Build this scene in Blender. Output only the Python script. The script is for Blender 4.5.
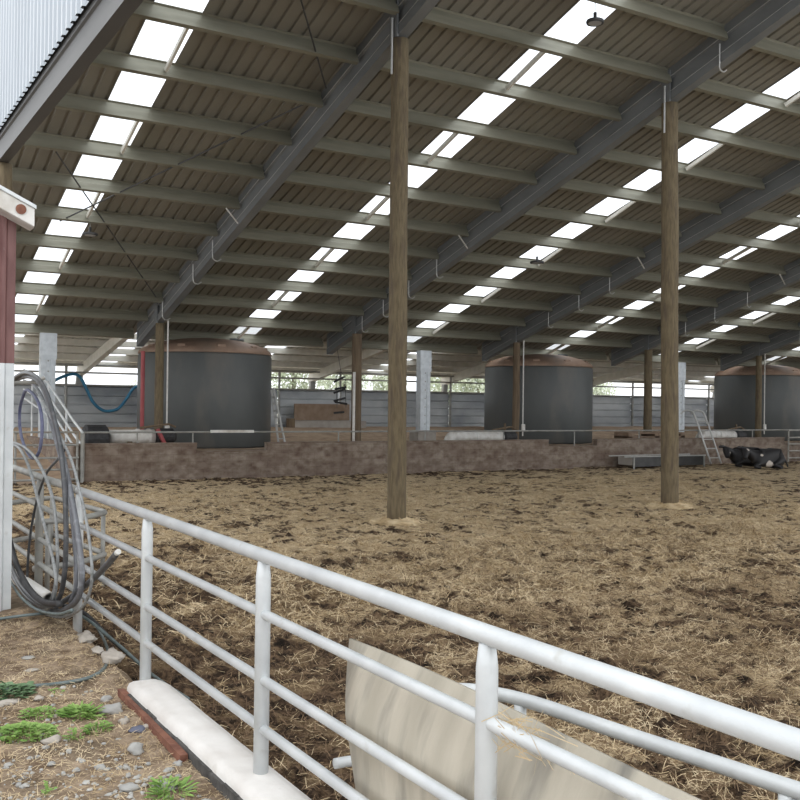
import bpy, math, random
from mathutils import Vector, Matrix, noise
random.seed(7)
S = bpy.context.scene
COL = S.collection
for o in list(bpy.data.objects): bpy.data.objects.remove(o)

# ------------------------------------------------------------------ camera
F, YAW, PITCH, ROLL, H = 975.687, -0.541058, 0.0045455, 0.0125511, 2.0
fw = Vector((math.sin(-YAW)*math.cos(PITCH), math.cos(YAW)*math.cos(PITCH), math.sin(PITCH)))
_r = fw.cross(Vector((0, 0, 1))).normalized(); _u = _r.cross(fw)
rt = _r*math.cos(ROLL) + _u*math.sin(ROLL); up = -_r*math.sin(ROLL) + _u*math.cos(ROLL)
cd = bpy.data.cameras.new('camera'); cam = bpy.data.objects.new('camera', cd); COL.objects.link(cam)
m = Matrix.Identity(4)
for i in range(3): m[i][0] = rt[i]; m[i][1] = up[i]; m[i][2] = -fw[i]; m[i][3] = (0, 0, H)[i]
cam.matrix_world = m
cd.sensor_width = 36; cd.lens = F*36/800; cd.clip_end = 600; cd.clip_start = .05
S.camera = cam
CO = Vector((0, 0, H))
def ray(px, py): return fw*F + rt*(px-400) - up*(py-400)
def atX(px, py, x): d = ray(px, py); return CO + d*(x/d.x)
def atY(px, py, y): d = ray(px, py); return CO + d*(y/d.y)
def atZ(px, py, z): d = ray(px, py); return CO + d*((z-H)/d.z)
# main roof plane: z = ZR - SL*(y-YR) is the underside of the rafters
ZR, SL, YR = 8.135, .2989, 14.077
def rz(y): return ZR - SL*(y-YR)
def atRoof(px, py, off=0):
    d = ray(px, py); t = (ZR + SL*YR + off - H)/(d.z + SL*d.y); return CO + d*t

# ------------------------------------------------------------------ light
W = bpy.data.worlds.new('overcast'); S.world = W; W.use_nodes = True
nt = W.node_tree; nt.nodes.clear()
wo = nt.nodes.new('ShaderNodeOutputWorld'); bg = nt.nodes.new('ShaderNodeBackground')
tc = nt.nodes.new('ShaderNodeTexCoord'); nz = nt.nodes.new('ShaderNodeTexNoise'); cr = nt.nodes.new('ShaderNodeValToRGB')
nz.inputs['Scale'].default_value = 2.2; nz.inputs['Detail'].default_value = 4
cr.color_ramp.elements[0].position = .3; cr.color_ramp.elements[0].color = (.86, .92, 1, 1)
cr.color_ramp.elements[1].position = .7; cr.color_ramp.elements[1].color = (1, .99, .97, 1)
nt.links.new(tc.outputs['Generated'], nz.inputs['Vector']); nt.links.new(nz.outputs['Fac'], cr.inputs['Fac'])
nt.links.new(cr.outputs['Color'], bg.inputs['Color']); nt.links.new(bg.outputs[0], wo.inputs[0])
bg.inputs['Strength'].default_value = 1.9
sd = bpy.data.lights.new('sun', 'SUN'); sd.energy = .25; sd.angle = math.radians(35); sd.color = (1, .98, .95)
sun = bpy.data.objects.new('sun', sd); COL.objects.link(sun); sun.rotation_euler = (math.radians(38), math.radians(-30), 0)
S.view_settings.view_transform = 'Standard'; S.view_settings.look = 'None'
S.view_settings.gamma = 1; S.view_settings.use_curve_mapping = False; S.view_settings.exposure = 0.0

# ------------------------------------------------------------------ materials
def mat(name, c1, c2=None, rough=.7, metal=0, scale=3, stretch=(1, 1, 1), c3=None, bump=0, bscale=None, detail=6, lo=.35, hi=.65, s3=None, lo3=.55, hi3=.7, trans=0, spec=.5):
    m = bpy.data.materials.new(name); m.use_nodes = True; n = m.node_tree; b = n.nodes['Principled BSDF']
    b.inputs['Roughness'].default_value = rough; b.inputs['Metallic'].default_value = metal
    b.inputs['Specular IOR Level'].default_value = spec
    b.inputs['Base Color'].default_value = (*c1, 1)
    t = n.nodes.new('ShaderNodeTexCoord'); mp = n.nodes.new('ShaderNodeMapping'); mp.inputs['Scale'].default_value = stretch
    n.links.new(t.outputs['Object'], mp.inputs[0])
    if c2:
        z = n.nodes.new('ShaderNodeTexNoise'); z.inputs['Scale'].default_value = scale; z.inputs['Detail'].default_value = detail
        r = n.nodes.new('ShaderNodeValToRGB'); e = r.color_ramp.elements
        e[0].position = lo; e[0].color = (*c1, 1); e[1].position = hi; e[1].color = (*c2, 1)
        n.links.new(mp.outputs[0], z.inputs['Vector']); n.links.new(z.outputs['Fac'], r.inputs[0])
        out = r.outputs[0]
        if c3:
            z2 = n.nodes.new('ShaderNodeTexNoise'); z2.inputs['Scale'].default_value = s3 or scale*.37; z2.inputs['Detail'].default_value = detail
            z2.noise_dimensions = '4D'; z2.inputs['W'].default_value = 3.7
            r2 = n.nodes.new('ShaderNodeValToRGB'); e = r2.color_ramp.elements
            e[0].position = lo3; e[0].color = (0, 0, 0, 1); e[1].position = hi3; e[1].color = (1, 1, 1, 1)
            mx = n.nodes.new('ShaderNodeMix'); mx.data_type = 'RGBA'
            n.links.new(mp.outputs[0], z2.inputs['Vector']); n.links.new(z2.outputs['Fac'], r2.inputs[0])
            n.links.new(r2.outputs[0], mx.inputs[0]); n.links.new(out, mx.inputs[6]); mx.inputs[7].default_value = (*c3, 1)
            out = mx.outputs[2]
        n.links.new(out, b.inputs['Base Color'])
    if bump:
        zb = n.nodes.new('ShaderNodeTexNoise'); zb.inputs['Scale'].default_value = bscale or scale*3; zb.inputs['Detail'].default_value = 8
        bp = n.nodes.new('ShaderNodeBump'); bp.inputs['Strength'].default_value = bump; bp.inputs['Distance'].default_value = .02
        n.links.new(mp.outputs[0], zb.inputs['Vector']); n.links.new(zb.outputs['Fac'], bp.inputs['Height']); n.links.new(bp.outputs[0], b.inputs['Normal'])
    return m
M = {}
M['galv'] = mat('galvanised_pipe', (.55, .575, .585), (.66, .685, .69), .42, .1, 5, (1, 1, 1), c3=(.48, .48, .45), s3=14, lo3=.62, hi3=.8, bump=.08, bscale=60)
M['galv_old'] = mat('weathered_pipe', (.26, .26, .245), (.36, .36, .335), .6, .2, 5, c3=(.3, .27, .22))
M['galv_dirty'] = mat('dirty_pipe', (.30, .29, .26), (.42, .41, .38), .6, .2, 5)
M['rafter'] = mat('rafter_steel', (.185, .195, .198), (.235, .245, .248), .45, .3, 2, (1, .4, 1), c3=(.14, .14, .14))
M['lintel'] = mat('lintel_steel', (.085, .085, .083), (.11, .11, .108), .5, .3, 2, (1, .4, 1))
M['purlin'] = mat('purlin_steel', (.225, .22, .17), (.29, .28, .22), .38, .35, 3, (.3, 2, 2), c3=(.19, .18, .135), s3=2)
M['lean_steel'] = mat('pale_steel', (.60, .58, .50), (.70, .67, .60), .55, .1, 3)
M['roof'] = mat('roof_sheet', (.205, .19, .155), (.25, .232, .19), .55, .05, .8, (1.5, .3, 1), c3=(.22, .21, .165), s3=.5)
M['lean_roof'] = mat('lit_lean_to_sheet', (.50, .48, .42), (.60, .57, .50), .6, 0, .8)  # paler than the main roof sheet: light from outside put into the colour
M['clad'] = mat('wall_cladding', (.40, .435, .47), (.45, .485, .52), .4, .35, 1, (3, 3, .3))
M['column'] = mat('galvanised_column', (.50, .54, .57), (.60, .64, .67), .45, .3, 8)
M['wood'] = mat('timber_post', (.125, .095, .055), (.185, .145, .085), .85, 0, 9, (3, 3, .5), c3=(.095, .07, .05), s3=4, lo3=.5, hi3=.75, bump=.6, bscale=11)
M['yard_sheet'] = mat('yard_sheeting', (.34, .36, .375), (.50, .52, .53), .4, .1, .5, (1, 1, 2), c3=(.22, .24, .26), s3=.35, lo3=.45, hi3=.6)
M['wood_dark'] = mat('dark_timber', (.12, .085, .055), (.19, .14, .09), .9, 0, 6, (3, 3, .25), bump=.4, bscale=9)
M['conc_white'] = mat('kerb_concrete', (.64, .61, .575), (.76, .74, .71), .85, 0, 4, c3=(.45, .40, .33), s3=3, lo3=.62, hi3=.75, bump=.25, bscale=30)
M['concrete'] = mat('pedestal_concrete', (.33, .30, .27), (.42, .39, .35), .9, 0, 3, bump=.2)
M['tank'] = mat('tank_plastic', (.085, .093, .092), (.105, .112, .11), .5, 0, 1.2, (1, 1, .5), c3=(.15, .14, .125), s3=.8)
M['dome'] = mat('tank_lid', (.26, .17, .12), (.34, .235, .17), .7, 0, 2, c3=(.18, .14, .11))
M['white_paint'] = mat('white_plastic', (.62, .60, .56), (.74, .73, .70), .5, 0, 6, c3=(.4, .36, .3))
M['maroon'] = mat('maroon_flashing', (.13, .055, .05), (.18, .085, .078), .5, .1, 6, (3, 3, .6), c3=(.5, .42, .4), s3=9, lo3=.66, hi3=.78)
M['red'] = mat('red_steel', (.32, .05, .06), (.4, .09, .09), .5)
M['black'] = mat('black_rubber', (.018, .018, .02), (.04, .04, .042), .6, 0, 12)
M['hose_dark'] = mat('dark_hose', (.045, .048, .052), (.08, .083, .09), .4, 0, 7, (1, 1, 1), c3=(.14, .14, .14), s3=20)
M['hose_grey'] = mat('grey_hose', (.11, .115, .13), (.16, .165, .18), .4, 0, 8, c3=(.24, .25, .27), s3=18)
M['hose_pale'] = mat('pale_hose', (.20, .21, .21), (.30, .31, .31), .45, 0, 25, c3=(.13, .14, .14), s3=30)
M['hose_green'] = mat('green_hose', (.09, .12, .12), (.16, .20, .20), .5, 0, 15)
M['blue'] = mat('blue_hose', (.02, .13, .24), (.03, .18, .3), .5)
M['blue_flat'] = mat('blue_layflat', (.09, .10, .19), (.17, .18, .26), .6, 0, 15)
M['rust'] = mat('rusty_steel', (.15, .06, .04), (.25, .11, .07), .9, 0, 12, bump=.4)
M['board'] = mat('brown_board', (.22, .15, .10), (.30, .22, .16), .85, 0, 3)
M['dark_conc'] = mat('dark_concrete', (.05, .048, .045), (.10, .095, .09), .9, 0, 14, bump=.5)
M['stone'] = mat('stone', (.30, .30, .29), (.48, .47, .44), .85, 0, 8, bump=.3)
M['stone_pale'] = mat('pale_stone', (.38, .34, .29), (.50, .46, .41), .85, 0, 8, bump=.3)
M['slate'] = mat('slate', (.10, .11, .16), (.16, .17, .22), .7)
M['leaf'] = mat('weed_leaf', (.16, .30, .06), (.30, .45, .12), .6, 0, 9)
M['leaf_dark'] = mat('clover_leaf', (.09, .17, .075), (.17, .27, .14), .6, 0, 9)
M['straw'] = mat('straw', (.46, .34, .19), (.76, .62, .41), .8, 0, 3)
M['manure'] = mat('manure', (.022, .015, .011), (.075, .05, .034), .9, 0, 6)
M['straw_brown'] = mat('brown_straw', (.13, .08, .045), (.24, .16, .09), .85, 0, 3)
M['tree'] = mat('glare_tree_leaf', (.55, .60, .46), (.74, .78, .64), .8, 0, .6)  # leaves paled so the colour carries the bright outdoor glare
M['bark'] = mat('bark', (.2, .17, .13), (.28, .24, .2), .9)
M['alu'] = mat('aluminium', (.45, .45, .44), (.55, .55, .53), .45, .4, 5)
M['cloud_dark'] = mat('dark_steel', (.06, .06, .06), (.09, .09, .09), .5, .4)
M['glassy'] = mat('lamp_diffuser', (.42, .42, .42), None, .4)

def wall_mat():   # stained concrete block wall
    m = mat('block_wall', (.20, .15, .12), (.32, .27, .22), .9, 0, 1.6, (1, 1, 1.6), c3=(.13, .085, .06), s3=5, lo3=.4, hi3=.72, bump=.3, bscale=12)
    n = m.node_tree; b = n.nodes['Principled BSDF']; src = b.inputs['Base Color'].links[0].from_socket
    t = n.nodes.new('ShaderNodeTexCoord'); sx = n.nodes.new('ShaderNodeSeparateXYZ'); cx = n.nodes.new('ShaderNodeCombineXYZ')
    n.links.new(t.outputs['Object'], sx.inputs[0]); n.links.new(sx.outputs[0], cx.inputs[0]); n.links.new(sx.outputs[2], cx.inputs[1])
    br = n.nodes.new('ShaderNodeTexBrick'); br.inputs['Scale'].default_value = 1; br.inputs['Brick Width'].default_value = .4; br.inputs['Row Height'].default_value = .2
    br.inputs['Mortar Size'].default_value = .008; br.inputs['Color1'].default_value = (1, 1, 1, 1); br.inputs['Color2'].default_value = (.94, .93, .92, 1); br.inputs['Mortar'].default_value = (.82, .8, .78, 1)
    n.links.new(cx.outputs[0], br.inputs['Vector'])
    mx = n.nodes.new('ShaderNodeMix'); mx.data_type = 'RGBA'; mx.blend_type = 'MULTIPLY'; mx.inputs[0].default_value = 1
    n.links.new(src, mx.inputs[6]); n.links.new(br.outputs['Color'], mx.inputs[7]); n.links.new(mx.outputs[2], b.inputs['Base Color'])
    return m
M['blockwall'] = wall_mat()

def skylight_mat():
    m = bpy.data.materials.new('translucent_sheet'); m.use_nodes = True; n = m.node_tree; n.nodes.clear()
    o = n.nodes.new('ShaderNodeOutputMaterial'); a = n.nodes.new('ShaderNodeBsdfTranslucent'); a.inputs[0].default_value = (.92, .95, .97, 1)
    t = n.nodes.new('ShaderNodeBsdfTransparent'); t.inputs[0].default_value = (.95, .97, 1, 1)
    mx = n.nodes.new('ShaderNodeMixShader'); mx.inputs[0].default_value = .5
    n.links.new(a.outputs[0], mx.inputs[1]); n.links.new(t.outputs[0], mx.inputs[2]); n.links.new(mx.outputs[0], o.inputs[0])
    return m
M['skylight'] = skylight_mat()

def bedding_mat():
    """trodden manure with straw: straw cover thickest away from the near fence"""
    m = bpy.data.materials.new('bedding'); m.use_nodes = True; n = m.node_tree; b = n.nodes['Principled BSDF']; L = n.links.new
    b.inputs['Roughness'].default_value = .95; b.inputs['Specular IOR Level'].default_value = .15
    t = n.nodes.new('ShaderNodeTexCoord')
    def nois(sc, det, rough=.6, dist=0, w=0, stretch=None):
        z = n.nodes.new('ShaderNodeTexNoise'); z.noise_dimensions = '4D'; z.inputs['Scale'].default_value = sc; z.inputs['Detail'].default_value = det
        z.inputs['Roughness'].default_value = rough; z.inputs['Distortion'].default_value = dist; z.inputs['W'].default_value = w
        if stretch:
            mp = n.nodes.new('ShaderNodeMapping'); mp.inputs['Rotation'].default_value = (0, 0, stretch[1]); mp.inputs['Scale'].default_value = (stretch[0], 1, 1)
            L(t.outputs['Object'], mp.inputs[0]); L(mp.outputs[0], z.inputs['Vector'])
        else: L(t.outputs['Object'], z.inputs['Vector'])
        return z.outputs['Fac']
    def ramp(inp, stops):
        r = n.nodes.new('ShaderNodeValToRGB'); e = r.color_ramp.elements
        while len(e) < len(stops): e.new(.5)
        for k, (p, c) in enumerate(stops): e[k].position = p; e[k].color = (*c, 1)
        L(inp, r.inputs[0]); return r.outputs[0]
    def math_(op, a, c):
        x = n.nodes.new('ShaderNodeMath'); x.operation = op
        for i, v in enumerate((a, c)):
            if isinstance(v, (int, float)): x.inputs[i].default_value = v
            else: L(v, x.inputs[i])
        return x.outputs[0]
    def mix(f, a, c):
        x = n.nodes.new('ShaderNodeMix'); x.data_type = 'RGBA'
        L(f, x.inputs[0]); L(a, x.inputs[6]); L(c, x.inputs[7]); return x.outputs[2]
    sx = n.nodes.new('ShaderNodeSeparateXYZ'); L(t.outputs['Object'], sx.inputs[0])
    mud = ramp(nois(9, 8, .7, .5, 1), [(.38, (.014, .010, .007)), (.48, (.065, .042, .027)), (.6, (.19, .125, .075))])
    st1 = ramp(nois(26, 6, .75, 1.0, 2, (3.5, .5)), [(.34, (.14, .09, .045)), (.47, (.44, .325, .19)), (.6, (.84, .69, .47))])
    st2 = ramp(nois(26, 6, .75, 1.0, 5, (3.5, -.9)), [(.34, (.16, .105, .055)), (.48, (.47, .35, .21)), (.6, (.80, .66, .45))])
    straw = mix(ramp(nois(5, 3, .5, 0, 8), [(.45, (0, 0, 0)), (.55, (1, 1, 1))]), st1, st2)
    at2 = n.nodes.new('ShaderNodeAttribute'); at2.attribute_name = 'clean'
    tint = ramp(at2.outputs['Fac'], [(0, (.34, .30, .27)), (.5, (.62, .58, .54)), (.95, (1, 1, 1))])
    tm = n.nodes.new('ShaderNodeMix'); tm.data_type = 'RGBA'; tm.blend_type = 'MULTIPLY'; tm.inputs[0].default_value = 1
    L(straw, tm.inputs[6]); L(tint, tm.inputs[7]); straw = tm.outputs[2]
    # cover factor
    att = n.nodes.new('ShaderNodeAttribute'); att.attribute_name = 'cover'
    c = math_('ADD', math_('MULTIPLY', nois(11, 10, .82, .2, 3), .9), .05)
    c = math_('ADD', c, att.outputs['Fac'])
    cov = ramp(c, [(.41, (0, 0, 0)), (.56, (1, 1, 1))])
    L(mix(cov, mud, straw), b.inputs['Base Color'])
    bp = n.nodes.new('ShaderNodeBump'); bp.inputs['Strength'].default_value = .8; bp.inputs['Distance'].default_value = .03
    L(math_('ADD', nois(22, 8, .75, .6, 4), math_('MULTIPLY', nois(60, 4, .7, 0, 7), .4)), bp.inputs['Height']); L(bp.outputs[0], b.inputs['Normal'])
    return m
M['bedding'] = bedding_mat()

def dirt_mat():
    m = mat('farm_dirt', (.17, .12, .08), (.40, .31, .22), .95, 0, 9, (1, 1, 1), c3=(.12, .09, .06), s3=3.5, lo3=.5, hi3=.72, bump=.9, bscale=40, spec=.15, detail=10)
    return m
M['dirt'] = dirt_mat()
M['gravelmat'] = mat('gravel_ground', (.16, .145, .125), (.36, .34, .31), .95, 0, 45, c3=(.26, .2, .14), s3=3, bump=1, bscale=70, spec=.2)
M['platform'] = mat('dry_dirt', (.30, .21, .14), (.42, .31, .21), .95, 0, 4, c3=(.22, .15, .10), bump=.4)
M['field'] = mat('pale_yard', (.50, .48, .42), (.60, .58, .5), .95, 0, .3)

def sheet_mat():   # weathered beige plastic, long vertical weather streaks and algae on the top lip
    m = mat('weathered_sheet', (.40, .365, .295), (.52, .475, .39), .7, 0, 2.2, (1, 3, .6), c3=(.20, .19, .165), s3=3, lo3=.5, hi3=.72, bump=.15, bscale=25)
    return m
M['sheet'] = sheet_mat()

def cow_mat(name, spots):
    m = bpy.data.materials.new(name); m.use_nodes = True; n = m.node_tree; b = n.nodes['Principled BSDF']; L = n.links.new
    b.inputs['Roughness'].default_value = .55
    t = n.nodes.new('ShaderNodeTexCoord'); zz = n.nodes.new('ShaderNodeTexNoise'); zz.inputs['Scale'].default_value = 9
    L(t.outputs['Object'], zz.inputs['Vector'])
    col = None; last = (.014, .013, .014, 1)
    for (c, r, cc) in spots:
        v = n.nodes.new('ShaderNodeVectorMath'); v.operation = 'DISTANCE'; v.inputs[1].default_value = c; L(t.outputs['Object'], v.inputs[0])
        a = n.nodes.new('ShaderNodeMath'); a.operation = 'MULTIPLY_ADD'; L(zz.outputs['Fac'], a.inputs[0]); a.inputs[1].default_value = r*.7; L(v.outputs['Value'], a.inputs[2])
        lt = n.nodes.new('ShaderNodeMath'); lt.operation = 'LESS_THAN'; L(a.outputs[0], lt.inputs[0]); lt.inputs[1].default_value = r*1.35
        mx = n.nodes.new('ShaderNodeMix'); mx.data_type = 'RGBA'; L(lt.outputs[0], mx.inputs[0])
        if col: L(col, mx.inputs[6])
        else: mx.inputs[6].default_value = last
        mx.inputs[7].default_value = (*cc, 1); col = mx.outputs[2]
    L(col, b.inputs['Base Color'])
    return m

# ------------------------------------------------------------------ mesh helpers
class MB:
    def __init__(s): s.v = []; s.f = []
    def box(s, x0, x1, y0, y1, z0, z1):
        b = len(s.v); s.v += [(x, y, z) for z in (z0, z1) for y in (y0, y1) for x in (x0, x1)]
        s.f += [tuple(b+i for i in q) for q in ((0, 2, 3, 1), (4, 5, 7, 6), (0, 1, 5, 4), (2, 6, 7, 3), (0, 4, 6, 2), (1, 3, 7, 5))]; return s
    def bar(s, p, q, w, h, upv=(0, 0, 1)):   # rectangular bar p -> q
        p, q = Vector(p), Vector(q); d = (q-p).normalized(); u = Vector(upv); sd = d.cross(u).normalized(); u = sd.cross(d)
        b = len(s.v)
        for c in (p, q):
            for a, e in ((-1, -1), (1, -1), (1, 1), (-1, 1)): s.v.append(tuple(c + sd*a*w/2 + u*e*h/2))
        s.f += [tuple(b+i for i in k) for k in ((0, 3, 2, 1), (4, 5, 6, 7), (0, 1, 5, 4), (1, 2, 6, 5), (2, 3, 7, 6), (3, 0, 4, 7))]; return s
    def prism(s, pts, a, b_, fn):   # pts 2D polygon, fn(t, u, v) -> 3D
        n = len(pts); b = len(s.v)
        for t in (a, b_): s.v += [tuple(fn(t, u, v)) for u, v in pts]
        for i in range(n): s.f.append((b+i, b+(i+1) % n, b+n+(i+1) % n, b+n+i))
        s.f.append(tuple(b+i for i in reversed(range(n)))); s.f.append(tuple(b+n+i for i in range(n))); return s
    def tube(s, pts, r, n=8, cap=True, flat=1.0):
        pts = [Vector(p) for p in pts]; b = len(s.v); rs = r if isinstance(r, (list, tuple)) else [r]*len(pts)
        d0 = (pts[1]-pts[0]).normalized(); ref = Vector((0, 0, 1)) if abs(d0.z) < .9 else Vector((1, 0, 0)); a = d0.cross(ref).normalized()
        for i, p in enumerate(pts):
            d = (pts[min(i+1, len(pts)-1)]-pts[max(i-1, 0)]).normalized(); a = (a - d*a.dot(d)).normalized(); c = d.cross(a)
            for k in range(n):
                an = 2*math.pi*k/n; s.v.append(tuple(p + a*math.cos(an)*rs[i] + c*math.sin(an)*rs[i]*flat))
        for i in range(len(pts)-1):
            for k in range(n): s.f.append((b+i*n+k, b+i*n+(k+1) % n, b+(i+1)*n+(k+1) % n, b+(i+1)*n+k))
        if cap:
            s.f.append(tuple(b+k for k in reversed(range(n)))); s.f.append(tuple(b+(len(pts)-1)*n+k for k in range(n)))
        return s
    def lathe(s, prof, c, n=32):
        b = len(s.v); cx, cy, cz = c
        for r, z in prof:
            for k in range(n): an = 2*math.pi*k/n; s.v.append((cx+r*math.cos(an), cy+r*math.sin(an), cz+z))
        for i in range(len(prof)-1):
            for k in range(n): s.f.append((b+i*n+k, b+i*n+(k+1) % n, b+(i+1)*n+(k+1) % n, b+(i+1)*n+k))
        s.f.append(tuple(b+k for k in reversed(range(n)))); s.f.append(tuple(b+(len(prof)-1)*n+k for k in range(n))); return s
    def quad(s, *p): b = len(s.v); s.v += [tuple(x) for x in p]; s.f.append(tuple(range(b, b+len(p)))); return s
    def blob(s, c, r, seed=0, amp=.25, n=10, flat=(1, 1, 1)):
        b = len(s.v); c = Vector(c); rings = n//2+1
        for i in range(rings+1):
            th = math.pi*i/rings
            for k in range(n):
                ph = 2*math.pi*k/n; d = Vector((math.sin(th)*math.cos(ph), math.sin(th)*math.sin(ph), math.cos(th)))
                q = r*(1+amp*noise.noise(d*1.6+Vector((seed*7.3, seed*1.7, 0)))*2); s.v.append((c.x+d.x*q*flat[0], c.y+d.y*q*flat[1], c.z+d.z*q*flat[2]))
        for i in range(rings):
            for k in range(n): s.f.append((b+i*n+k, b+(i+1)*n+k, b+(i+1)*n+(k+1) % n, b+i*n+(k+1) % n))
        return s
    def build(s, name, material, parent=None, smooth=False, bevel=0):
        if parent is not None:
            L = Vector((0, 0, 0)); p = parent
            while p is not None: L += p.location; p = p.parent
        else:
            xs, ys, zs = zip(*s.v); L = Vector(((min(xs)+max(xs))/2, (min(ys)+max(ys))/2, min(zs)))
        me = bpy.data.meshes.new(name); me.from_pydata([(v[0]-L.x, v[1]-L.y, v[2]-L.z) for v in s.v], [], s.f); me.update()
        me.materials.append(M[material] if isinstance(material, str) else material)
        if smooth:
            for p in me.polygons: p.use_smooth = True
        o = bpy.data.objects.new(name, me); COL.objects.link(o)
        if parent is not None: o.parent = parent
        else: o.location = L
        if bevel:
            bv = o.modifiers.new('bevel', 'BEVEL'); bv.width = bevel; bv.segments = 2; bv.limit_method = 'ANGLE'
        if smooth:
            wn = o.modifiers.new('weighted', 'WEIGHTED_NORMAL') if False else None
        return o
def tag(o, label=None, cat=None, group=None, kind=None):
    if label: o['label'] = label
    if cat: o['category'] = cat
    if group: o['group'] = group
    if kind: o['kind'] = kind
    return o
def thing(name, loc, label, cat, group=None):
    o = bpy.data.objects.new(name, None); COL.objects.link(o); o.location = loc; o.empty_display_size = .2
    return tag(o, label, cat, group)
def struct(name, mb, m, smooth=False): return tag(mb.build(name, m, smooth=smooth), kind='structure')
def smooth_path(pts, per=6):
    P = [Vector(p) for p in pts]; out = []
    for i in range(len(P)-1):
        a, b, c, d = P[max(i-1, 0)], P[i], P[i+1], P[min(i+2, len(P)-1)]
        for k in range(per):
            t = k/per; out.append(.5*((2*b) + (c-a)*t + (2*a-5*b+4*c-d)*t*t + (3*b-a-3*c+d)*t**3))
    out.append(P[-1]); return out
ORD = ['first', 'second', 'third', 'fourth', 'fifth', 'sixth', 'seventh', 'eighth', 'ninth', 'tenth', 'eleventh', 'twelfth', 'thirteenth', 'fourteenth', 'fifteenth', 'sixteenth', 'seventeenth', 'eighteenth']

# ------------------------------------------------------------------ ground of the pen
YW = 24.38
def axis(a, b, c, s0, s1, grow):   # coordinates from a to b, step s0 near c growing to s1
    out = [a]; 
    while out[-1] < b: out.append(out[-1] + min(s1, s0 + grow*abs(out[-1]-c)))
    out[-1] = b; return out
def patch(x, y):
    """where the straw cover is thin: > 0 straw, < 0 bare manure"""
    v = noise.noise(Vector((x*.55, y*.55, 51)))*.40 + noise.noise(Vector((x*1.7, y*1.7, 53)))*.50 + noise.noise(Vector((x*4.2, y*4.2, 57)))*.95 + noise.noise(Vector((x*9, y*9, 59)))*.85
    b = -.34 + .22*min(1, max(0, (y-5)/7)) + .36*min(1, max(0, (x-2.1)/3.4)) - (.25*math.exp(-((x-1.9)/1.3)**2) if y < 17 else 0)
    if y > 22.5: b -= .25*(y-22.5)
    return v*1.25 + b - .02
def floor_h(x, y):
    p = patch(x, y); d = max(0, min(1, -p*1.6+.3))
    h = noise.noise(Vector((x*1.1, y*1.1, 0)))*.04 + noise.noise(Vector((x*7, y*7, 3)))*.02 + noise.noise(Vector((x*17, y*17, 5)))*.010
    h += d*(abs(noise.noise(Vector((x*6, y*6, 31))))*.11 + noise.noise(Vector((x*13, y*13, 15)))*.035 - .035)
    return h
def cover(x, y): return .34*patch(x, y)
def clean(x, y):
    """1 = fresh golden straw, 0 = trodden brown straw along the near fence"""
    c = .15 + .55*min(1, max(0, (x-2.2)/4.5)) + .45*min(1, max(0, (y-7)/8)) + .5*noise.noise(Vector((x*.8, y*.8, 77))) + .35*noise.noise(Vector((x*2.6, y*2.6, 78)))
    return max(0, min(1, c))
xs = axis(1.86, 56, 3, .035, .16, .007); ys = axis(-3, YW+.02, 4, .035, .10, .006)
mb = MB(); nx, ny = len(xs), len(ys)
for y in ys:
    for x in xs: mb.v.append((x, y, floor_h(x, y)))
for j in range(ny-1):
    for i in range(nx-1): a = j*nx+i; mb.f.append((a, a+1, a+nx+1, a+nx))
cov = [cover(v[0], v[1]) for v in mb.v]
fl = bpy.data.meshes.new('floor'); fl.from_pydata(mb.v, [], mb.f); fl.materials.append(M['bedding'])
at = fl.attributes.new('clean', 'FLOAT', 'POINT'); at.data.foreach_set('value', [clean(v[0], v[1]) for v in mb.v])
at = fl.attributes.new('cover', 'FLOAT', 'POINT'); at.data.foreach_set('value', cov)
for p in fl.polygons: p.use_smooth = True
fo = bpy.data.objects.new('floor', fl); COL.objects.link(fo); tag(fo, kind='structure')

# outside strip, slightly higher than the pen
GZ = .25
def out_h(x, y):
    h = GZ + noise.fractal(Vector((x*2, y*2, 7)), .9, 2, 4)*.018 + noise.noise(Vector((x*14, y*14, 2)))*.007
    if y > 5.9: h += .05*math.exp(-((x-1.62)/.22)**2)*min(1, (y-5.9)/.6)*(.6+noise.noise(Vector((y*3, 0, 4))))
    if x > 1.72: h -= (x-1.72)*1.15
    return h
mb = MB(); xs2 = [-7+i*.25 for i in range(24)] + [-1+i*.045 for i in range(73)]; ys2 = axis(-3, 24.3, 5, .05, .3, .02); nx = len(xs2)
for y in ys2:
    for x in xs2: mb.v.append((x, y, out_h(x, y)))
for j in range(len(ys2)-1):
    for i in range(nx-1): a = j*nx+i; mb.f.append((a, a+1, a+nx+1, a+nx))
tag(mb.build('floor_outside', 'dirt', smooth=True), kind='structure')

struct('floor_field', MB().box(-150, 250, 37.5, 330, -.3, .1), 'field')

# dirt platform beyond the block wall
mb = MB(); px_ = [5.5+i*.5 for i in range(102)]; py_ = [24.55+i*.25 for i in range(56)]; nx = len(px_)
def plat_h(x, y):
    if x > 5.5: return .62 + .42*min(1, max(0, (y-29.5)/3.5)) + noise.noise(Vector((x*.8, y*.8, 1)))*.03
    return 0
for y in py_:
    for x in px_: mb.v.append((x, y, plat_h(x, y)))
for j in range(len(py_)-1):
    for i in range(nx-1): a = j*nx+i; mb.f.append((a, a+1, a+nx+1, a+nx))
struct('floor_platform', mb, 'platform', True)
mb = MB(); px_ = [-2+i*.25 for i in range(31)]; py_ = [24.2+i*.25 for i in range(54)]; nx = len(px_)
for y in py_:
    for x in px_: mb.v.append((x, y, 1.0*min(1, max(0, (y-24.8)/6.5)) + noise.fractal(Vector((x*1.5, y*1.5, 1)), 1, 2, 3)*.03))
for j in range(len(py_)-1):
    for i in range(nx-1): a = j*nx+i; mb.f.append((a, a+1, a+nx+1, a+nx))
struct('floor_ramp', mb, 'platform', True)

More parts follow.
